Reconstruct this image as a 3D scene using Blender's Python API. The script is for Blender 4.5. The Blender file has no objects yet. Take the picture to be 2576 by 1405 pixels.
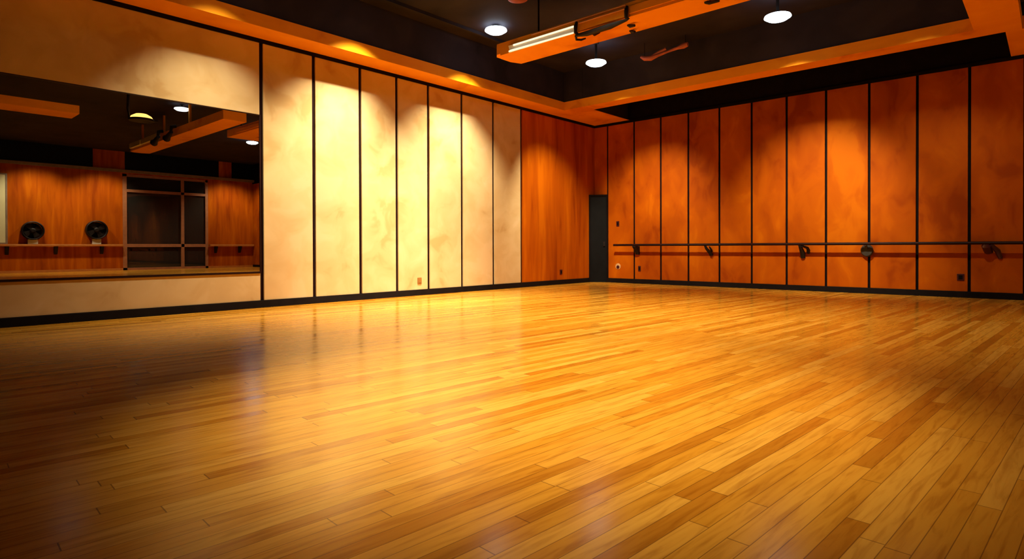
import bpy, bmesh, math, random
from mathutils import Vector, Matrix
random.seed(7)
S = bpy.context.scene
COL = S.collection
PI = math.pi

# ------------------------------------------------------------------ node helpers
def mat_new(name):
    m = bpy.data.materials.new(name); m.use_nodes = True
    nt = m.node_tree; nt.nodes.clear()
    out = nt.nodes.new('ShaderNodeOutputMaterial')
    b = nt.nodes.new('ShaderNodeBsdfPrincipled')
    nt.links.new(b.outputs[0], out.inputs[0])
    return m, nt, b

def N(nt, t, **kw):
    n = nt.nodes.new(t)
    for k, v in kw.items(): setattr(n, k, v)
    return n

def mth(nt, op, a, b=None, c=None):
    n = nt.nodes.new('ShaderNodeMath'); n.operation = op
    for i, v in enumerate((a, b, c)):
        if v is None: continue
        if isinstance(v, (int, float)): n.inputs[i].default_value = v
        else: nt.links.new(v, n.inputs[i])
    return n.outputs[0]

def ramp(nt, fac, stops, interp='LINEAR'):
    r = nt.nodes.new('ShaderNodeValToRGB'); r.color_ramp.interpolation = interp
    el = r.color_ramp.elements
    while len(el) > len(stops): el.remove(el[-1])
    while len(el) < len(stops): el.new(0.5)
    for e, (p, c) in zip(el, stops):
        e.position = p; e.color = (c[0], c[1], c[2], 1)
    nt.links.new(fac, r.inputs[0])
    return r.outputs[0]

def plain(name, col, rough=0.5, metal=0.0, var=0.10, scale=6.0, spec=0.5, emit=None, es=0.0):
    m, nt, b = mat_new(name)
    tc = N(nt, 'ShaderNodeTexCoord')
    no = N(nt, 'ShaderNodeTexNoise'); no.inputs['Scale'].default_value = scale; no.inputs['Detail'].default_value = 4
    nt.links.new(tc.outputs['Object'], no.inputs['Vector'])
    lo = [c*(1-var) for c in col]; hi = [min(1, c*(1+var)) for c in col]
    nt.links.new(ramp(nt, no.outputs[0], [(0.3, lo), (0.7, hi)]), b.inputs['Base Color'])
    b.inputs['Roughness'].default_value = rough; b.inputs['Metallic'].default_value = metal
    b.inputs['Specular IOR Level'].default_value = spec
    if emit:
        b.inputs['Emission Color'].default_value = (*emit, 1); b.inputs['Emission Strength'].default_value = es
    return m

def patchy(name, tones, scale, stretch=(1, 1, 1), rough=0.5, spec=0.3, seed=0.0, grain=0.0, dist=0.6, coarse=0.35):
    """blotchy board: noise stepped into a few tones, as on the wall panels; world coordinates so panels differ"""
    m, nt, b = mat_new(name)
    ge = N(nt, 'ShaderNodeNewGeometry')
    mp = N(nt, 'ShaderNodeMapping'); mp.inputs['Scale'].default_value = stretch; mp.inputs['Location'].default_value = (seed, seed*.7, seed*1.3)
    nt.links.new(ge.outputs['Position'], mp.inputs['Vector'])
    n1 = N(nt, 'ShaderNodeTexNoise'); n1.inputs['Scale'].default_value = scale; n1.inputs['Detail'].default_value = 3; n1.inputs['Distortion'].default_value = dist
    nt.links.new(mp.outputs[0], n1.inputs['Vector'])
    n2 = N(nt, 'ShaderNodeTexNoise'); n2.inputs['Scale'].default_value = scale*coarse; n2.inputs['Detail'].default_value = 2
    nt.links.new(mp.outputs[0], n2.inputs['Vector'])
    f = mth(nt, 'ADD', mth(nt, 'MULTIPLY', n1.outputs[0], 0.5), mth(nt, 'MULTIPLY', n2.outputs[0], 0.5))
    k = len(tones)
    st = [(0.36 + 0.28*i/(k-1), t) for i, t in enumerate(tones)]
    c = ramp(nt, f, st, 'EASE')
    nt.links.new(c, b.inputs['Base Color'])
    b.inputs['Roughness'].default_value = rough
    b.inputs['Specular IOR Level'].default_value = spec
    return m

# ------------------------------------------------------------------ materials
CREAM_T = [(0.50, 0.32, 0.13), (0.58, 0.405, 0.19), (0.62, 0.45, 0.225), (0.66, 0.49, 0.265)]
M = {}
M['cream'] = patchy('cream_panel', CREAM_T, 2.2, rough=0.65, spec=0.08)
WOOD_T = [(0.27, 0.042, 0.001), (0.36, 0.066, 0.001), (0.42, 0.084, 0.001), (0.50, 0.115, 0.0015)]
M['orange'] = patchy('orange_panel', WOOD_T, 2.6, (1, 1, .55), rough=0.6, spec=0.05, seed=3.1)
M['plank'] = patchy('orange_plank_wall', WOOD_T, 2.6, (1, 2.2, .25), rough=0.6, spec=0.05, seed=9.7)
M['beamwood'] = patchy('beam_wood', [(0.66, 0.20, 0.004), (0.80, 0.285, 0.006), (0.84, 0.31, 0.007), (0.88, 0.34, 0.009)], 3.0, (.5, .5, 1), rough=0.6, spec=0.08, seed=5.3)
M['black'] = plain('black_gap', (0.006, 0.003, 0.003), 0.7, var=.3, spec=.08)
M['base'] = plain('black_skirting', (0.006, 0.004, 0.0045), 0.6, var=.3, spec=.12)
M['darkwood'] = plain('dark_brown_rail', (0.016, 0.003, 0.002), 0.5, var=.3, spec=.15)
M['seam'] = plain('dark_red_gap', (0.012, 0.002, 0.0015), 0.7, var=.2, spec=.1)
M['ceil'] = patchy('dark_ceiling_paint', [(0.016, 0.013, 0.017), (0.026, 0.020, 0.026), (0.036, 0.028, 0.034)], 1.5, rough=0.8, spec=.15, seed=1.7)
M['door'] = plain('black_door_paint', (0.004, 0.0042, 0.0048), 0.5, var=.25, spec=.12)
M['metal'] = plain('blackened_metal', (0.016, 0.011, 0.010), 0.5, 0.3, var=.3, spec=.2)
M['steel'] = plain('dull_grey_metal', (0.055, 0.05, 0.045), 0.45, 0.5, var=.3)
M['brownplate'] = plain('brown_plastic', (0.30, 0.13, 0.03), 0.45, var=.15)
M['paleplate'] = plain('pale_plastic', (0.62, 0.36, 0.16), 0.45, var=.1)
M['darkplate'] = plain('dark_maroon_plastic', (0.05, 0.006, 0.010), 0.35, var=.2)
M['window_frame'] = plain('brown_window_frame', (0.34, 0.13, 0.055), 0.45, var=.15)
M['white'] = plain('off_white_plastic', (0.62, 0.56, 0.48), 0.4, var=.06)
M['reflector'] = plain('pale_reflector', (0.75, 0.68, 0.55), 0.3, var=.06)
M['roomdark'] = plain('unlit_room_wall', (0.10, 0.06, 0.035), 0.8, var=.2)
M['ledge'] = plain('ledge_wood', (0.50, 0.17, 0.03), 0.4, var=.15)
M['greyledge'] = plain('grey_brown_ledge', (0.22, 0.15, 0.10), 0.6, var=.15)
M['board'] = plain('pale_board', (0.66, 0.60, 0.34), 0.5, var=.05, scale=2)
M['cable'] = plain('rust_coloured_sleeve', (0.42, 0.10, 0.05), 0.5, var=.2)

m, nt, b = mat_new('mirror_glass')
b.inputs['Base Color'].default_value = (0.62, 0.60, 0.56, 1); b.inputs['Metallic'].default_value = 1; b.inputs['Roughness'].default_value = 0.004
tc = N(nt, 'ShaderNodeTexCoord'); no = N(nt, 'ShaderNodeTexNoise'); no.inputs['Scale'].default_value = 1.5
nt.links.new(tc.outputs['Object'], no.inputs['Vector'])
nt.links.new(ramp(nt, no.outputs[0], [(0.3, (0.58, 0.56, 0.52)), (0.7, (0.63, 0.61, 0.57))]), b.inputs['Base Color'])
M['mirror'] = m

m, nt, b = mat_new('dark_window_glass')
b.inputs['Base Color'].default_value = (0.02, 0.017, 0.015, 1); b.inputs['Roughness'].default_value = 0.03
b.inputs['Specular IOR Level'].default_value = 0.7
M['glass'] = m

def emitter(name, col, s):
    m, nt, b = mat_new(name)
    b.inputs['Base Color'].default_value = (.8, .8, .8, 1)
    b.inputs['Emission Color'].default_value = (*col, 1); b.inputs['Emission Strength'].default_value = s
    return m
M['lampglow'] = emitter('cool_white_lamp_glass', (0.70, 0.87, 1.0), 8.0)
M['lampstrong'] = emitter('strong_cool_lamp_glass', (0.70, 0.87, 1.0), 30.0)
M['lampsoft'] = emitter('dim_white_lamp_glass', (0.80, 0.90, 1.0), 2.5)
M['warmglow'] = emitter('warm_lamp_glass', (1.0, 0.50, 0.12), 3.5)
M['tubeglow'] = emitter('fluorescent_tube', (1.0, 0.86, 0.60), 1.1)
M['tubedim'] = plain('unlit_tube', (0.70, 0.30, 0.10), 0.35, var=.08)

# floor: narrow strip boards, slightly turned from the wall, glossy lacquer
def floor_mat():
    m, nt, b = mat_new('lacquered_strip_floor')
    ge = N(nt, 'ShaderNodeNewGeometry')
    mp = N(nt, 'ShaderNodeMapping'); mp.inputs['Rotation'].default_value = (0, 0, math.radians(3.6))
    nt.links.new(ge.outputs['Position'], mp.inputs['Vector'])
    sx = N(nt, 'ShaderNodeSeparateXYZ'); nt.links.new(mp.outputs[0], sx.inputs[0])
    w, L = 0.075, 1.5
    u = mth(nt, 'DIVIDE', sx.outputs[0], w)
    row = mth(nt, 'FLOOR', u)
    wn = N(nt, 'ShaderNodeTexWhiteNoise'); wn.noise_dimensions = '1D'; nt.links.new(row, wn.inputs['W'])
    lv = mth(nt, 'ADD', mth(nt, 'DIVIDE', sx.outputs[1], L), mth(nt, 'MULTIPLY', wn.outputs['Value'], 17.3))
    cell = mth(nt, 'FLOOR', lv)
    cv = N(nt, 'ShaderNodeCombineXYZ'); nt.links.new(row, cv.inputs[0]); nt.links.new(cell, cv.inputs[1])
    w2 = N(nt, 'ShaderNodeTexWhiteNoise'); w2.noise_dimensions = '2D'; nt.links.new(cv.outputs[0], w2.inputs['Vector'])
    tones = [(0.0, (0.42, 0.145, 0.008)), (0.10, (0.49, 0.18, 0.011)), (0.25, (0.57, 0.23, 0.015)), (0.5, (0.61, 0.255, 0.019)), (0.75, (0.64, 0.28, 0.025)), (1.0, (0.68, 0.325, 0.038))]
    base = ramp(nt, w2.outputs['Value'], tones)
    # grain and worn patches
    mp2 = N(nt, 'ShaderNodeMapping'); mp2.inputs['Scale'].default_value = (22, 2.0, 1)
    nt.links.new(mp.outputs[0], mp2.inputs['Vector'])
    g = N(nt, 'ShaderNodeTexNoise'); g.inputs['Scale'].default_value = 1.6; g.inputs['Detail'].default_value = 5; g.inputs['Distortion'].default_value = 0.8
    nt.links.new(mp2.outputs[0], g.inputs['Vector'])
    gr = ramp(nt, g.outputs[0], [(0.30, (0.74, 0.66, 0.52)), (0.52, (1, 1, 1)), (0.72, (1.06, 1.10, 1.16))])
    mx = N(nt, 'ShaderNodeMix'); mx.data_type = 'RGBA'; mx.blend_type = 'MULTIPLY'; mx.inputs[0].default_value = 1.0
    nt.links.new(base, mx.inputs[6]); nt.links.new(gr, mx.inputs[7])
    # joints
    fu = mth(nt, 'FRACT', u); fl = mth(nt, 'FRACT', lv)
    ju = mth(nt, 'LESS_THAN', mth(nt, 'MINIMUM', fu, mth(nt, 'SUBTRACT', 1.0, fu)), 0.022)
    jl = mth(nt, 'LESS_THAN', mth(nt, 'MINIMUM', fl, mth(nt, 'SUBTRACT', 1.0, fl)), 0.0016)
    j = mth(nt, 'MAXIMUM', ju, jl)
    mj = N(nt, 'ShaderNodeMix'); mj.data_type = 'RGBA'
    nt.links.new(mth(nt, 'MULTIPLY', j, 0.62), mj.inputs[0]); nt.links.new(mx.outputs[2], mj.inputs[6]); mj.inputs[7].default_value = (0.07, 0.018, 0.004, 1)
    nt.links.new(mj.outputs[2], b.inputs['Base Color'])
    rr = mth(nt, 'ADD', 0.17, mth(nt, 'MULTIPLY', w2.outputs['Value'], 0.08))
    nt.links.new(rr, b.inputs['Roughness'])
    b.inputs['Specular IOR Level'].default_value = 0.52
    bp = N(nt, 'ShaderNodeBump'); bp.inputs['Strength'].default_value = 0.05; bp.inputs['Distance'].default_value = 0.01
    nt.links.new(mth(nt, 'ADD', mth(nt, 'MULTIPLY', w2.outputs['Value'], 0.4), mth(nt, 'MULTIPLY', j, -0.6)), bp.inputs['Height'])
    nt.links.new(bp.outputs[0], b.inputs['Normal'])
    return m
M['floor'] = floor_mat()

# ------------------------------------------------------------------ mesh helpers
def box(bm, x0, x1, y0, y1, z0, z1, bev=0.0):
    if x1 < x0: x0, x1 = x1, x0
    if y1 < y0: y0, y1 = y1, y0
    if z1 < z0: z0, z1 = z1, z0
    r = bmesh.ops.create_cube(bm, size=1.0)
    vs = r['verts']
    for v in vs:
        v.co = Vector(((x0+x1)/2 + v.co.x*(x1-x0), (y0+y1)/2 + v.co.y*(y1-y0), (z0+z1)/2 + v.co.z*(z1-z0)))
    if bev > 0:
        es = list({e for v in vs for e in v.link_edges})
        bmesh.ops.bevel(bm, geom=es, offset=bev, segments=2, affect='EDGES', profile=0.6)

def prism(bm, pts, axis, a0, a1):
    """extrude polygon pts (2-D) along axis between a0 and a1"""
    def p3(p, a):
        if axis == 'z': return (p[0], p[1], a)
        if axis == 'x': return (a, p[0], p[1])
        return (p[0], a, p[1])
    A = [bm.verts.new(p3(p, a0)) for p in pts]; B = [bm.verts.new(p3(p, a1)) for p in pts]
    n = len(pts)
    bm.faces.new(A); bm.faces.new(B[::-1])
    for i in range(n): bm.faces.new((A[i], B[i], B[(i+1) % n], A[(i+1) % n]))
    bmesh.ops.recalc_face_normals(bm, faces=bm.faces[:])

def tube(bm, pts, rad, seg=12):
    """round bar through pts; rad a number or a list"""
    pts = [Vector(p) for p in pts]; n = len(pts)
    rads = rad if isinstance(rad, (list, tuple)) else [rad]*n
    rings = []
    prev = None
    for i, p in enumerate(pts):
        d = (pts[min(i+1, n-1)] - pts[max(i-1, 0)]).normalized()
        if prev is None:
            a = Vector((0, 0, 1)) if abs(d.z) < .9 else Vector((1, 0, 0))
            u = d.cross(a).normalized()
        else:
            u = (prev - d*prev.dot(d)).normalized()
        prev = u; v = d.cross(u)
        rings.append([bm.verts.new(p + (u*math.cos(2*PI*k/seg) + v*math.sin(2*PI*k/seg))*rads[i]) for k in range(seg)])
    for a, b in zip(rings, rings[1:]):
        for k in range(seg): bm.faces.new((a[k], a[(k+1) % seg], b[(k+1) % seg], b[k]))
    bm.faces.new(rings[0][::-1]); bm.faces.new(rings[-1])
    bmesh.ops.recalc_face_normals(bm, faces=bm.faces[:])

def lathe(bm, prof, c, axis='z', seg=32, cap=True):
    """profile [(r, h)...] turned about an axis through c"""
    c = Vector(c)
    def P(r, h, t):
        x, y = r*math.cos(t), r*math.sin(t)
        return c + (Vector((x, y, h)) if axis == 'z' else Vector((h, x, y)) if axis == 'x' else Vector((x, h, y)))
    rings = [[bm.verts.new(P(max(r, 1e-4), h, 2*PI*k/seg)) for k in range(seg)] for r, h in prof]
    for a, b in zip(rings, rings[1:]):
        for k in range(seg): bm.faces.new((a[k], a[(k+1) % seg], b[(k+1) % seg], b[k]))
    if cap:
        bm.faces.new(rings[0][::-1]); bm.faces.new(rings[-1])
    bmesh.ops.recalc_face_normals(bm, faces=bm.faces[:])

def obj(name, bm, mat, parent=None, origin=None, smooth=False):
    me = bpy.data.meshes.new(name); 
    if smooth:
        for f in bm.faces: f.smooth = True
    bm.to_mesh(me); bm.free()
    o = bpy.data.objects.new(name, me); COL.objects.link(o)
    me.materials.append(mat)
    if smooth:
        try: me.set_sharp_from_angle(angle=math.radians(35))
        except Exception: pass
    if parent: o.parent = parent; o.matrix_parent_inverse = Matrix.Translation(-parent.location)
    return o

def bm_(): return bmesh.new()
def boxes(*bs, bev=0.0):
    bm = bm_()
    for q in bs: box(bm, *q, bev=bev)
    return bm
def tag(o, label, cat, group=None):
    o['label'] = label; o['category'] = cat
    if cat == 'wall panel': o['kind'] = 'structure'
    if group: o['group'] = group
    return o
def thing(name, loc, label, cat, group=None):
    o = bpy.data.objects.new(name, None); COL.objects.link(o); o.location = loc; o.empty_display_size = .1
    return tag(o, label, cat, group)
def struct(name, bm, mat, parent=None):
    o = obj(name, bm, mat, parent)
    if not parent: o['kind'] = 'structure'
    return o

# ------------------------------------------------------------------ room shell (metres; corner of the two visible walls at 0,0)
RX, BY = 21.0, -18.5          # far side wall, wall behind the camera
HP, HS, HC = 4.227, 4.29, 5.22   # panel tops, soffit underside, ceiling
BT = 4.49                     # top of the wooden faces of soffit and beams
struct('floor', boxes((-.2, RX+.2, BY-.2, .2, -.12, 0)), M['floor'])
struct('ceiling', boxes((-.2, RX+.2, BY-.2, .2, HC, HC+.12)), M['ceil'])
struct('wall_left', boxes((-.2, 0, BY, .2, 0, HC)), M['seam'])
struct('wall_right', boxes((0, RX, 0, .2, 0, HC)), M['black'])
struct('wall_back', boxes((0, RX, BY-.2, BY, 0, HC)), M['greyledge'])
# window wall with an opening
WY0, WY1, WZ1 = -5.80, -2.22, 4.24
struct('wall_far', boxes((RX, RX+.2, BY, WY0, 0, HC), (RX, RX+.2, WY1, .2, 0, HC), (RX, RX+.2, WY0, WY1, WZ1, HC)), M['plank'])

PT = 0.03   # panel thickness
# skirting
struct('baseboard_left', boxes((0, PT+.02, BY, -.30, 0, .115), bev=.004), M['base'])
struct('baseboard_right', boxes((.45, RX, -PT-.02, 0, 0, .115), bev=.004), M['base'])
struct('baseboard_far', boxes((RX-.03, RX, BY, WY0, 0, .09), (RX-.03, RX, WY1, 0, 0, .09), bev=.003), M['ledge'])

# dark trims on top of the panels
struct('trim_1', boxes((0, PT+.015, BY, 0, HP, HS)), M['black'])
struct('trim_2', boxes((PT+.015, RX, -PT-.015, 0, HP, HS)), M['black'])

# wooden soffit along the left wall (with the square piece in the corner), dark upstand above
SX = 0.56
struct('trim_3', boxes((0, SX, BY, -2.1, HS, BT), (0, 1.12, -2.1, 0, HS, HS+.012), (0, 1.12, -2.1, -2.06, HS+.012, BT)), M['beamwood'])
struct('trim_4', boxes((0, SX-.03, BY, -2.1, BT, HC), (0, 1.10, -2.06, -PT-.02, HS+.012, HC), (0, 1.09, -2.08, -2.06, BT, HC)), M['ceil'])
# beam parallel to the right wall
struct('trim_5', boxes((1.12, 8.86, -2.1, -1.68, HS, BT)), M['beamwood'])
struct('trim_6', boxes((1.09, 8.86, -2.07, -1.71, BT, HC)), M['ceil'])
# crossing beam at the right, along y
struct('trim_7', boxes((8.86, 9.10, -1.68, 0, HS, BT), (8.50, 9.06, -5.6, -2.1, HS, BT), (8.86, 9.06, -2.1, -1.68, HS, BT)), M['beamwood'])
# hung middle beam with its tapered free end
bm = bm_()
z0, z1 = HS, BT+.01
X0, X1, Y0, Y1 = 2.10, 9.06, -6.2, -5.6
prism(bm, [(X0+.0, Y0+.10), (X0+.10, Y0), (X1, Y0), (X1, Y1), (X0+.10, Y1), (X0, Y1-.22)], 'z', z0+.03, z1)
prism(bm, [(X0+.06, Y0+.14), (X0+.18, Y0), (X1, Y0), (X1, Y1), (X0+.14, Y1), (X0+.06, Y1-.2)], 'z', z0, z0+.03)
hung = struct('trim_8', bm, M['beamwood'])
bm = bm_()
for x in (2.9, 4.9, 6.9, 8.78):
    box(bm, x-.01, x+.01, -5.91, -5.89, z1, HC)
struct('trim_9', bm, M['black'])
bm = bm_()
A0, A1, B0, B1 = 6.5, 14.3, -7.35, -6.75
prism(bm, [(A0, B0), (A1-.12, B0), (A1, B0+.12), (A1, B1-.2), (A1-.1, B1), (A0, B1)], 'z', HS, BT+.03)
for x in (7.2, 9.6, 11.8, 13.9): box(bm, x-.03, x+.03, -7.08, -7.02, BT+.03, HC)
struct('trim_15', bm, M['beamwood'])
# second lengthwise beam, nearer the camera side, seen in the mirror
struct('trim_10', boxes((8.50, 9.30, BY, -10.0, HS, BT)), M['beamwood'])
# ceiling duct
struct('trim_11', boxes((.95, 1.0, -9.0, -4.6, HC-.06, HC)), M['ceil'])

# ------------------------------------------------------------------ wall panels
SE = .031   # half gap
ys = [-9.39, -8.475, -7.55, -6.73, -5.945, -5.02, -4.05, -3.09]
order = ['first', 'second', 'third', 'fourth', 'fifth', 'sixth', 'seventh']
extra = ['beside the wall mirror', 'in the left half of the lit wall', 'in the brightest left pool of light', 'with a small socket',
         'in the middle of the right pool of light', 'second before the orange wood', 'meeting the orange wood wall']
for i in range(7):
    o = obj('wall_panel', boxes((0, PT, ys[i]+SE, ys[i+1]-SE, .115, HP), bev=.004), M['cream'])
    tag(o, f'tall cream wall panel, {order[i]} right of the mirror, {extra[i]}', 'wall panel', 'cream panels on the left wall')
MZ0, MZ1 = 0.58, 3.08
MY0 = -15.2
o = obj('wall_panel', boxes((0, PT, -18.4, ys[0]-SE, MZ1, HP), (0, PT, -18.4, MY0, MZ0, MZ1), bev=.004), M['cream'])
tag(o, 'wide cream wall panel above the long mirror, dark at its top', 'wall panel')
o = obj('wall_panel', boxes((0, PT, -18.4, ys[0]-SE, .115, MZ0-.03), bev=.004), M['cream'])
tag(o, 'low cream wall panel under the long mirror, above the black skirting', 'wall panel')
o = obj('wall_panel', boxes((0, PT, ys[-1]+SE, 0, .115, HP), bev=.003), M['plank'])
tag(o, 'orange wood panelling on the left wall between cream panels and black corner door', 'wall panel')

xs = [PT, .45, 1.27, 2.04, 2.785, 3.565, 4.32, 5.08, 5.87, 6.665, 7.475, 8.276, 9.05, 9.85, 10.65, 11.45]
rlab = ['narrow orange wall panel above the black corner door', 'orange wall panel right beside the black corner door, with a switch',
        'orange wall panel carrying the leftmost barre bracket', 'orange wall panel just left of the one with the thin forked barre bracket',
        'orange wall panel with the thin forked dark barre bracket', 'orange wall panel just right of the thin forked barre bracket',
        'brightly lit orange wall panel two right of the thin forked bracket', 'orange wall panel behind the hook bracket with a pale gap',
        'orange wall panel just left of the oval grey barre bracket', 'orange wall panel just right of the oval grey barre bracket',
        'orange wall panel with a square dark socket low down', 'darkest orange wall panel behind the maroon bracket, at the right edge',
        'orange wall panel beyond the right edge of the photo, next after the darkest', 'orange wall panel beyond the right frame edge, second', 'orange wall panel beyond the right frame edge, third']
for i in range(len(xs)-1):
    s0 = SE*.75 if i else 0
    o = obj('wall_panel', boxes((xs[i]+s0, xs[i+1]-SE*.75, -PT, 0, .115, HP), bev=.004), M['orange'])
    tag(o, rlab[i], 'wall panel', 'orange panels on the right wall')
# the rest of that wall, out of frame, one continuous lining
bm = bm_()
x = xs[-1]
while x < RX-.1:
    box(bm, x+.016, min(x+.8, RX)-.016, -PT, 0, .115, HP); x += .8
struct('trim_12', bm, M['orange'])

# ------------------------------------------------------------------ corner door, set across the corner
dh = 2.375
bm = bm_()
prism(bm, [(PT, -.305), (.452, -PT), (PT, -PT)], 'z', 0, dh)
door = struct('door_1', bm, M['door'])
def diag_box(s0, s1, d0, d1, za, zb):
    """box on the slanted door face: s along it, d out of it"""
    a = Vector((PT, -.305, 0)); e = Vector((.452-PT, -PT+.305, 0)); L = e.length; e.normalize()
    n = Vector((e.y, -e.x, 0))
    bm = bm_()
    pts = [a+e*s0+n*d0, a+e*s1+n*d0, a+e*s1+n*d1, a+e*s0+n*d1]
    prism(bm, [(p.x, p.y) for p in pts], 'z', za, zb)
    return bm, L
bmq, L = diag_box(0, .045, 0, .02, 0, dh); obj('door_jamb', bmq, M['black'], door)
bmq, _ = diag_box(L-.045, L, 0, .02, 0, dh); obj('door_jamb', bmq, M['black'], door)
bmq, _ = diag_box(.045, L-.045, 0, .02, dh-.05, dh); obj('door_head', bmq, M['black'], door)
bmq, _ = diag_box(L-.12, L-.07, 0, .03, .98, 1.10); obj('door_handle', bmq, M['metal'], door)

# ------------------------------------------------------------------ wall mirror
t = thing('wall_mirror', (0, -12.3, MZ0), 'long frameless wall mirror on the left wall reflecting the dark far side of the room', 'mirror')
obj('mirror_glass', boxes((.004, .018, MY0, ys[0]-SE, MZ0, MZ1)), M['mirror'], t)
obj('mirror_ledge', boxes((0, PT+.012, MY0, ys[0]-SE, MZ0-.03, MZ0)), M['darkwood'], t)
obj('edge_strip', boxes((.0, PT+.002, MY0, ys[0]-SE, MZ1-.012, MZ1)), M['darkwood'], t)
obj('edge_strip', boxes((.0, PT, ys[0]-SE, ys[0]-SE+.02, MZ0, MZ1)), M['darkwood'], t)

# ------------------------------------------------------------------ ballet barre on the right wall
BYR, BZ = -.22, 1.005
t = thing('ballet_barre', (.7, BYR, BZ), 'dark wooden ballet barre on brackets along the orange right wall', 'barre')
bm = bm_(); tube(bm, [(.76, BYR, BZ), (14, BYR, BZ+.0)], .029, 14); obj('rail', bm, M['darkwood'], t, smooth=True)
def bracket(x, kind):
    bm = bm_()
    yw = -PT
    if kind == 'plate':
        prism(bm, [(yw, .78), (yw, .97), (BYR-.03, .985), (BYR-.03, .955), (yw-.09, .87), (yw-.05, .78)], 'x', x-.035, x+.035)
    elif kind == 'fork':
        tube(bm, [(x+.03, yw-.015, .78), (x+.02, yw-.06, .83), (x-.01, BYR+.02, .92), (x-.03, BYR, .985)], [.035, .034, .026, .02], 8)
        tube(bm, [(x+.035, yw-.01, .86), (x+.03, yw-.03, .90), (x+.01, yw-.07, .96)], [.02, .02, .012], 8)
    elif kind == 'hook':
        tube(bm, [(x-.02, yw-.012, .74), (x-.02, yw-.05, .84), (x-.03, BYR, .98)], [.035, .04, .026], 8)
        tube(bm, [(x+.06, yw-.01, .82), (x+.065, yw-.04, .88), (x+.06, yw-.09, .93), (x, BYR, .97)], [.02, .026, .024, .018], 8)
    elif kind == 'oval':
        lathe(bm, [(.0, -.03), (.07, -.025), (.085, 0), (.07, .025), (.0, .03)], (0, 0, 0), 'y', 20)
        for v in bm.verts: v.co = Vector((v.co.x+x, v.co.y*1.2-.09, v.co.z*1.35+.88))
        tube(bm, [(x, -.10, .90), (x, BYR, .985)], .02, 8)
        box(bm, x-.03, x+.03, -.09, yw, .83, .90)
    else:
        tube(bm, [(x-.03, yw-.05, .86), (x-.05, BYR+.02, .96), (x-.05, BYR, .99)], [.05, .055, .03], 10)
        tube(bm, [(x+.09, yw-.01, .76), (x+.06, yw-.07, .88), (x+.0, BYR, .98)], [.025, .035, .022], 8)
    for v in bm.verts: v.co.x = x + (v.co.x-x)*1.35; v.co.z = .985 + (v.co.z-.985)*1.12
    return bm
for x, k, mt, lb in ((1.39, 'plate', 'metal', None), (3.335, 'fork', 'metal', None), (5.45, 'hook', 'metal', None), (6.64, 'oval', 'steel', 'oval grey bracket'), (8.60, 'claw', 'darkplate', 'maroon bracket'), (10.6, 'plate', 'metal', None)):
    o = obj('bracket', bracket(x, k), M[mt], t, smooth=True)
    if lb: o['label'] = lb

# ------------------------------------------------------------------ sockets and switches
def plate_r(x, z, w, h, label, mplate='darkplate', name='wall_socket', cat='socket', ring=False):
    t = thing(name, (x, -PT, z), label, cat)
    if ring:
        bm = bm_(); lathe(bm, [(w*.95, 0), (w*.95, -.008), (w*.7, -.014), (w*.5, -.014)], (x, -PT, z+.015), 'y', 24); obj('cover_plate', bm, M['paleplate'], t, smooth=True)
        bm = bm_(); lathe(bm, [(w*.52, -.010), (w*.52, -.022), (w*.3, -.026)], (x+.005, -PT, z), 'y', 20); obj('socket_face', bm, M[mplate], t, smooth=True)
    else:
        obj('cover_plate', boxes((x-w/2, x+w/2, -PT-.012, -PT, z-h/2, z+h/2), bev=.004), M[mplate], t)
        obj('socket_face', boxes((x-w*.28, x+w*.28, -PT-.018, -PT-.012, z-h*.3, z+h*.3), bev=.002), M['black'], t)
plate_r(.775, 1.575, .085, .14, 'small dark red switch above the barre end, right of the black door', name='wall_switch', cat='switch')
plate_r(.78, .42, .085, .1, 'round socket with a pale lit ring below the barre end, beside the black door', ring=True)
plate_r(1.43, .39, .075, .14, 'small dark socket right of the ringed one, under the leftmost barre bracket')
plate_r(8.15, .375, .11, .125, 'square dark socket low on the orange wall near the right edge')
def plate_l(y, z, w, h, label, mp):
    t = thing('wall_socket', (PT, y, z), label, 'socket')
    obj('cover_plate', boxes((PT, PT+.012, y-w/2, y+w/2, z-h/2, z+h/2), bev=.005), M[mp], t)
    obj('socket_face', boxes((PT+.012, PT+.017, y-w*.25, y+w*.25, z-h*.3, z+h*.3), bev=.002), M['brownplate' if mp == 'brownplate' else 'black'], t)
plate_l(-6.19, .29, .10, .13, 'small brown socket low on a cream panel', 'brownplate')
plate_l(-1.56, .315, .095, .125, 'small dark socket low on the orange wood left of the black door', 'darkplate')

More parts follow.
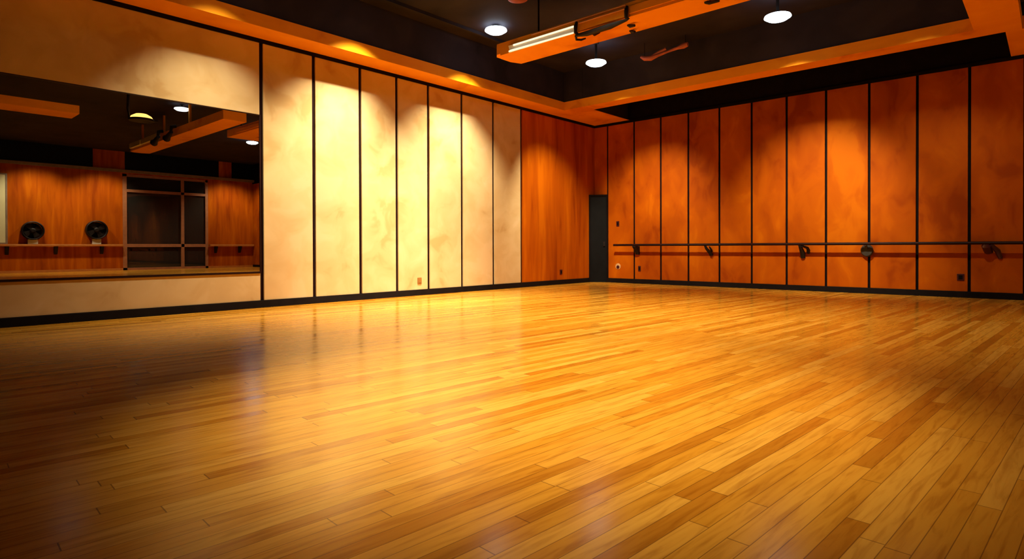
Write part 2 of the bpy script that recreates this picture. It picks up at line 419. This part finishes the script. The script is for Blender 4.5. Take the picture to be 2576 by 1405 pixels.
# ------------------------------------------------------------------ ceiling lamps
SPOTS = []
def spot(loc, target, power, col=(1.0, .90, .70), size=110, blend=.7, radius=.12):
    l = bpy.data.lights.new('lamp_beam', 'SPOT'); l.energy = power; l.color = col
    l.spot_size = math.radians(size); l.spot_blend = blend; l.shadow_soft_size = radius
    o = bpy.data.objects.new('lamp_beam', l); COL.objects.link(o); o.location = loc
    d = Vector(target) - Vector(loc)
    o.rotation_euler = d.to_track_quat('-Z', 'Y').to_euler()
    return o
PROTO = {}
def ceiling_lamp(x, y, zl, label, r=.205, soft=0):
    """short-stemmed lamp with a shallow glass bowl whose middle sits at zl"""
    t = thing('ceiling_lamp', (x, y, HC), label, 'lamp', 'round ceiling lamps')
    k = (round(HC-zl, 2), soft)
    if k not in PROTO:
        h = -(k[0]-.11)
        bm = bm_(); lathe(bm, [(.06, 0), (.06, -.02), (.025, -.03), (.025, h-.02), (.06, h-.04), (.12, h-.07)], (0, 0, 0), 'z', 24)
        m1 = obj('housing', bm, M['metal'], smooth=True)
        bm = bm_(); lathe(bm, [(.10, h-.06), (r, h-.085), (r+.01, h-.11), (r*.75, h-.15), (r*.3, h-.168), (.0, h-.17)], (0, 0, 0), 'z', 32)
        m2 = obj('lamp_glass', bm, M[('lampglow', 'lampsoft', 'lampstrong')[soft]], smooth=True)
        m1.parent = t; m2.parent = t
        PROTO[k] = (m1, m2)
    else:
        for q in PROTO[k]:
            c = q.copy(); COL.objects.link(c); c.parent = t
    return t
LAMPS = [
    (1.46, -5.45, 5.12, 'round white ceiling lamp left of the hung beam end'),
    (2.32, -3.32, 4.80, 'round white ceiling lamp nearest the room corner, below the hung beam'),
    (5.98, -3.33, 4.80, 'round white ceiling lamp at the right, between hung beam and long beam'),
    (1.46, -8.00, 5.12, 'round ceiling lamp above the cream panels, above the top edge of the photo'),
    (1.46, -10.3, 5.12, 'round ceiling lamp over the mirror, above the top edge of the photo'),
    (7.90, -3.30, 4.80, 'round ceiling lamp right of the framed ones, above the top edge of the photo'),
    (13.9, -3.25, 5.08, 'round bluish ceiling lamp seen at the mirror right edge'),
    (9.80, -7.20, 5.08, 'round ceiling lamp seen in the mirror above the hung beam'),
    (4.6, -7.4, 5.08, 'added round ceiling lamp lighting the middle floor, above the top edge of the photo'),  # added, unseen: brightens the floor and the lower left wall
    (6.8, -10.6, 5.08, 'added round ceiling lamp nearest the camera, above the top edge of the photo'),  # added, unseen: its pool imitates lens vignetting on the near floor
]
for i, q in enumerate(LAMPS): ceiling_lamp(*q, soft=1 if i > 2 and q[0] != 13.9 else 2 if q[0] == 13.9 else 0)

WARM = (1.0, .89, .62)
# wall washers along the left wall: straight down, the soffit cuts them off high on the panels
spot((1.40, -8.00, 5.04), (.15, -8.0, 0), 1750, WARM, 84, 1.0, .03)
spot((1.40, -5.45, 5.04), (.15, -5.4, 0), 1750, WARM, 84, 1.0, .03)
spot((1.40, -10.3, 5.04), (.15, -10.2, 0), 640, WARM, 80, 1.0, .03)
# lamps towards the corner and the right wall
spot((2.32, -3.32, 4.70), (1.9, 0, 1.3), 1250, WARM, 58, .9, .06)
spot((2.32, -3.32, 4.70), (0, -1.9, 1.3), 1000, WARM, 56, .9, .06)
spot((5.98, -3.33, 4.70), (5.7, 0, 1.3), 1400, WARM, 60, .9, .06)
spot((7.90, -3.30, 4.70), (7.7, 0, 1.3), 260, WARM, 60, .8, .06)
# middle of the room
spot((4.6, -7.4, 4.97), (0, -6.7, .5), 1800, WARM, 48, 1.0)  # added beam that lifts the lower cream panels
spot((4.6, -7.4, 4.97), (4.5, -6.5, 0), 3000, WARM, 102, .95)  # added beam that brightens the middle floor
spot((6.8, -10.6, 4.97), (6.9, -10.6, 0), 2400, WARM, 60, 1.0)  # added pool of light, fading like lens vignetting towards the floor corners
spot((13.9, -3.25, 4.97), (13.4, -4.5, 0), 1500, WARM, 120, .9)
ZL = 4.93

# ------------------------------------------------------------------ strip light on the hung beam
yb = -6.2
t = thing('strip_light', (2.5, yb, 4.33), 'long strip light with two pale tubes on the side of the hung beam', 'light')
bm = bm_(); prism(bm, [(yb, 4.285), (yb, 4.40), (yb-.03, 4.40), (yb-.012, 4.355), (yb-.012, 4.325), (yb-.03, 4.285)], 'x', 2.5, 3.90); obj('reflector', bm, M['reflector'], t)
bm = bm_(); tube(bm, [(2.62, yb-.035, 4.385), (3.88, yb-.035, 4.385)], .014, 10); obj('tube', bm, M['tubeglow'], t, smooth=True)
bm = bm_(); tube(bm, [(2.52, yb-.04, 4.30), (2.56, yb-.04, 4.30), (3.88, yb-.04, 4.285)], [.01, .017, .012], 10); obj('tube', bm, M['tubeglow'], t, smooth=True)
t = thing('strip_light', (3.98, yb, 4.33), 'unlit orange strip light housing on the hung beam between the two dark clamps', 'light')
obj('housing', boxes((3.98, 4.80, yb-.03, yb, 4.30, 4.40), bev=.006), M['beamwood'], t)
bm = bm_(); tube(bm, [(3.98, yb-.035, 4.41), (4.80, yb-.035, 4.41)], .012, 10); obj('tube', bm, M['tubedim'], t, smooth=True)
bm = bm_(); tube(bm, [(3.0, yb-.01, 4.475), (4.80, yb-.01, 4.475)], .012, 10); obj('conduit', bm, M['tubedim'], t, smooth=True)
strip = obj('cover_strip', boxes((4.86, 8.4, yb-.02, yb, 4.33, 4.44), bev=.006), M['beamwood'])
tag(strip, 'flat orange cover strip on the hung beam right of the second clamp', 'cover strip')

# track spotlight on two clamps
t = thing('track_spotlight', (3.93, yb, 4.3), 'black track spotlight on two clamps under the hung beam', 'spotlight')
for x in (3.93, 4.83):
    bm = bm_()
    tube(bm, [(x, yb-.02, 4.44), (x+.01, yb-.06, 4.36), (x, yb-.05, 4.28), (x+.02, yb-.02, 4.24)], [.02, .032, .026, .03], 8)
    obj('clamp', bm, M['metal'], t, smooth=True)
bm = bm_(); tube(bm, [(3.93, yb-.03, 4.235), (4.12, yb-.02, 4.222), (4.55, yb-.03, 4.225), (4.83, yb-.03, 4.245)], [.022, .04, .045, .02], 10); obj('lamp_bar', bm, M['metal'], t, smooth=True)
bm = bm_(); tube(bm, [(3.91, yb-.01, 4.24), (3.88, yb+.04, 4.20), (3.93, yb+.10, 4.20), (3.99, yb+.14, 4.22)], [.022, .018, .018, .012], 8); obj('hook', bm, M['darkwood'], t, smooth=True)
bm = bm_(); tube(bm, [(4.20, yb+.02, 4.22), (4.18, yb+.10, 4.22), (4.19, yb+.22, 4.285)], [.016, .022, .016], 8); obj('hook', bm, M['darkwood'], t, smooth=True)

def beam_peg(x, y, label, dx):
    bm = bm_(); tube(bm, [(x, y, HS+.005), (x+dx*.3, y-.01, HS-.03), (x+dx, y-.03, HS-.045)], [.03, .026, .02], 8)
    obj('peg', bm, M['metal'], hung, smooth=True)
beam_peg(4.68, -5.93, 'short dark peg under the hung beam, just right of the spotlight', .12)
beam_peg(4.58, -5.70, 'thin dark peg near the lower beam edge, just right of the spotlight', .09)
beam_peg(5.90, -5.95, 'long dark fin-like peg under the hung beam near the top edge', .20)

yb2 = -7.35
t = thing('strip_light', (12.6, yb2, 4.4), 'pale orange strip light housing reflected on the far beam in the mirror', 'light')
obj('housing', boxes((11.2, 12.75, yb2-.10, yb2, 4.36, 4.52), bev=.01), M['reflector'], t)
obj('housing', boxes((12.85, 13.95, yb2-.10, yb2, 4.36, 4.52), bev=.01), M['reflector'], t)
for x, nm in ((10.9, 'left'), (9.8, 'right')):
    t = thing('track_spotlight', (x, yb2, 4.6), f'black track spotlight reflected {nm} of its twin on the mirrored beam', 'spotlight')
    bm = bm_(); tube(bm, [(x, yb2-.02, 4.55), (x, yb2-.14, 4.52), (x, yb2-.16, 4.36)], [.05, .05, .04], 8); obj('arm', bm, M['metal'], t, smooth=True)
    bm = bm_(); tube(bm, [(x-.05, yb2-.16, 4.36), (x+.28, yb2-.16, 4.24), (x+.36, yb2-.16, 4.22)], [.05, .08, .11], 12); obj('lamp_head', bm, M['metal'], t, smooth=True)
# wavy cable sleeve hanging under the ceiling
bm = bm_()
P = [(2.98, -2.62, 4.95), (3.06, -2.62, 4.90), (3.20, -2.6, 4.88), (3.35, -2.58, 4.91), (3.55, -2.55, 4.95), (3.75, -2.52, 4.985), (3.88, -2.5, 5.01), (3.97, -2.5, 5.02)]
tube(bm, P, [.03, .05, .055, .032, .024, .03, .06, .045], 10)
tube(bm, [(3.2, -2.58, 4.90), (3.35, -2.56, 4.97), (3.52, -2.55, 5.02)], [.04, .034, .03], 8)
sleeve = obj('cable_sleeve', bm, M['cable'], smooth=True)
for q in ((3.06, -2.62, 4.92), (3.92, -2.5, 5.0)):
    bm = bm_(); tube(bm, [q, (q[0], q[1], HC)], .005, 6); obj('hanger_wire', bm, M['black'], sleeve)
tag(sleeve, 'wavy rust coloured cable sleeve hanging under the dark ceiling between two lamps', 'cable')
# small disc on the ceiling
bm = bm_(); lathe(bm, [(.17, 0), (.17, -.03), (.12, -.05), (0, -.052)], (2.62, -6.12, HC), 'z', 28)
tag(obj('smoke_detector', bm, M['cable'], smooth=True), 'reddish round ceiling disc at the top edge above the hung beam', 'ceiling disc')

# ------------------------------------------------------------------ far side of the room, seen in the mirror
# window
gx = RX+.06
win = struct('window_1', boxes((RX-.02, RX+.1, WY0, WY0+.16, 0, WZ1), (RX-.02, RX+.1, WY1-.12, WY1, 0, WZ1), (RX-.02, RX+.1, WY0, WY1, WZ1-.1, WZ1), (RX-.02, RX+.1, WY0, WY1, 0, .10)), M['window_frame'])
obj('mullion', boxes((RX-.02, RX+.1, -3.42, -3.29, .10, WZ1-.1)), M['window_frame'], win)
obj('transom', boxes((RX-.02, RX+.1, WY0+.16, WY1-.12, 3.46, 3.58)), M['window_frame'], win)
obj('transom', boxes((RX-.02, RX+.1, WY0+.16, WY1-.12, 1.02, 1.16)), M['window_frame'], win)
obj('window_pane', boxes((gx, gx+.012, WY0+.16, WY1-.12, .10, WZ1-.1)), M['glass'], win)
struct('wall_outside', boxes((RX+.9, RX+1.0, WY0-1, WY1+1, 0, HC)), M['roomdark'])
# barre ledges left and right of the window
def ledge(y0, y1, brs, label):
    t = thing('ballet_barre', (RX, (y0+y1)/2, 1.1), label, 'barre')
    obj('rail', boxes((RX-.20, RX-.04, y0, y1, 1.05, 1.14), bev=.02), M['ledge'], t)
    for y in brs:
        bm = bm_(); prism(bm, [(RX, .72), (RX, 1.05), (RX-.18, 1.05), (RX-.06, .78)], 'y', y-.06, y+.06)
        obj('bracket', bm, M['metal'], t)
ledge(-14.0, WY0-.02, (-13.0, -11.4, -9.75, -8.2, -6.6), 'orange barre ledge reflected left of the dark window')
ledge(WY1+.02, -.05, (-1.88, -.72), 'orange barre ledge reflected right of the dark window')
# grey ledge over the panelling, dark recess boxes above it
struct('trim_13', boxes((RX-.14, RX, BY, 0, 4.30, 4.42)), M['greyledge'])
struct('trim_14', boxes((RX-.05, RX, BY, -6.9, 4.42, HC), (RX-.05, RX, -5.7, -1.72, 4.42, HC), (RX-.05, RX, -1.08, 0, 4.42, HC)), M['door'])
# pale board at the left edge of the mirror
t = thing('white_board', (RX, -10.6, 2.5), 'pale yellowish board reflected at the far left edge of the mirror', 'board')
obj('board_face', boxes((RX-.05, RX-.02, -11.5, -9.78, 1.2, 3.85)), M['board'], t)
obj('board_frame', boxes((RX-.06, RX, -11.54, -9.72, 3.85, 3.9), (RX-.06, RX, -11.54, -9.72, 1.15, 1.2), (RX-.06, RX, -9.78, -9.72, 1.2, 3.85), (RX-.06, RX, -11.54, -11.5, 1.2, 3.85)), M['greyledge'], t)
# two round black fans standing on the ledge
def fan(y, z, r, label):
    x = RX-.16
    t = thing('round_fan', (x, y, 1.14), label, 'fan', 'round fans by the window wall')
    bm = bm_(); lathe(bm, [(r, .10), (r, -.10), (r-.03, -.12), (r-.05, -.10), (r-.05, .10)], (x, y, z), 'x', 36, cap=False); bm.faces.ensure_lookup_table()
    obj('drum', bm, M['metal'], t, smooth=True)
    bm = bm_(); lathe(bm, [(r-.06, 0), (r-.06, -.02), (0, -.021)], (x+.08, y, z), 'x', 36); obj('back_plate', bm, M['door'], t)
    bm = bm_(); lathe(bm, [(.1, .04), (.1, -.06), (.06, -.09), (0, -.092)], (x, y, z), 'x', 20); obj('hub', bm, M['metal'], t, smooth=True)
    for k in range(4):
        a = k*PI/2 + .5
        bm = bm_(); c, s = math.cos(a), math.sin(a)
        q = [(y+c*.08-s*.05, z+s*.08+c*.05), (y+c*(r-.09)-s*.14, z+s*(r-.09)+c*.14), (y+c*(r-.09)+s*.10, z+s*(r-.09)-c*.10), (y+c*.08+s*.05, z+s*.08-c*.05)]
        prism(bm, q, 'x', x-.015, x+.005); obj('blade', bm, M['metal'], t)
    obj('foot', boxes((x-.04, x+.08, y-.16, y+.16, 1.14, z-r+.02), bev=.01), M['white'], t)
fan(-8.96, 1.68, .37, 'round black fan on the ledge reflected nearer the left mirror edge')
fan(-6.81, 1.75, .40, 'round black fan on the ledge reflected just left of the dark window')
# yellow dome pendant seen in the mirror
t = thing('pendant_lamp', (9.0, -8.5, HC), 'yellow glowing dome lamp on a black arm reflected in the mirror', 'lamp')
bm = bm_(); lathe(bm, [(.03, .16), (.14, .14), (.24, .08), (.29, 0), (0, -.005)], (9.0, -8.5, 4.46), 'z', 32); obj('lamp_shade', bm, M['warmglow'], t, smooth=True)
bm = bm_(); lathe(bm, [(.30, .02), (.31, 0), (.30, -.035), (0, -.04)], (9.0, -8.5, 4.45), 'z', 32); obj('rim', bm, M['metal'], t, smooth=True)
bm = bm_(); tube(bm, [(9.0, -8.8, HC), (9.0, -8.82, 4.7), (9.0, -8.78, 4.46), (9.0, -8.3, 4.43), (9.0, -8.1, 4.47)], .035, 10); obj('arm', bm, M['metal'], t, smooth=True)

# added spots with no fixtures, brightening the far side wall
spot((19.3, -8.9, ZL), (20.6, -8.8, 0), 600, WARM, 105, .7)
spot((19.3, -6.6, ZL), (20.6, -6.6, 0), 600, WARM, 105, .7)
spot((19.3, -1.3, ZL), (20.6, -1.3, 0), 600, WARM, 105, .7)

# ------------------------------------------------------------------ world, camera, view
w = bpy.data.worlds.new('world'); S.world = w; w.use_nodes = True
w.node_tree.nodes['Background'].inputs[0].default_value = (0.01, 0.008, 0.008, 1)
w.node_tree.nodes['Background'].inputs[1].default_value = 1.0

cam = bpy.data.cameras.new('camera'); co = bpy.data.objects.new('camera', cam); COL.objects.link(co)
f, pitch, roll, yaw, cx, cy = 1504.7563, -0.0068, -0.0030, 0.7368, 9.4369, -13.80
cam.sensor_fit = 'HORIZONTAL'; cam.sensor_width = 36; cam.lens = f/2576*36
cam.shift_y = -70.228/2576
cam.clip_start = .05; cam.clip_end = 100
fwd = Vector((-math.sin(yaw)*math.cos(pitch), math.cos(yaw)*math.cos(pitch), math.sin(pitch)))
right = Vector((math.cos(yaw), math.sin(yaw), 0)); up = right.cross(fwd)
r2 = right*math.cos(roll) + up*math.sin(roll); u2 = -right*math.sin(roll) + up*math.cos(roll)
R = Matrix((r2, u2, -fwd)).transposed()
co.matrix_world = Matrix.Translation((cx, cy, .95)) @ R.to_4x4()
S.camera = co
vs = S.view_settings
vs.view_transform = 'Standard'; vs.look = 'None'; vs.gamma = 1.0; vs.exposure = 0.0; vs.use_curve_mapping = False
S.cycles.max_bounces = 7; S.cycles.diffuse_bounces = 4; S.cycles.glossy_bounces = 3
S.cycles.caustics_reflective = False; S.cycles.caustics_refractive = False
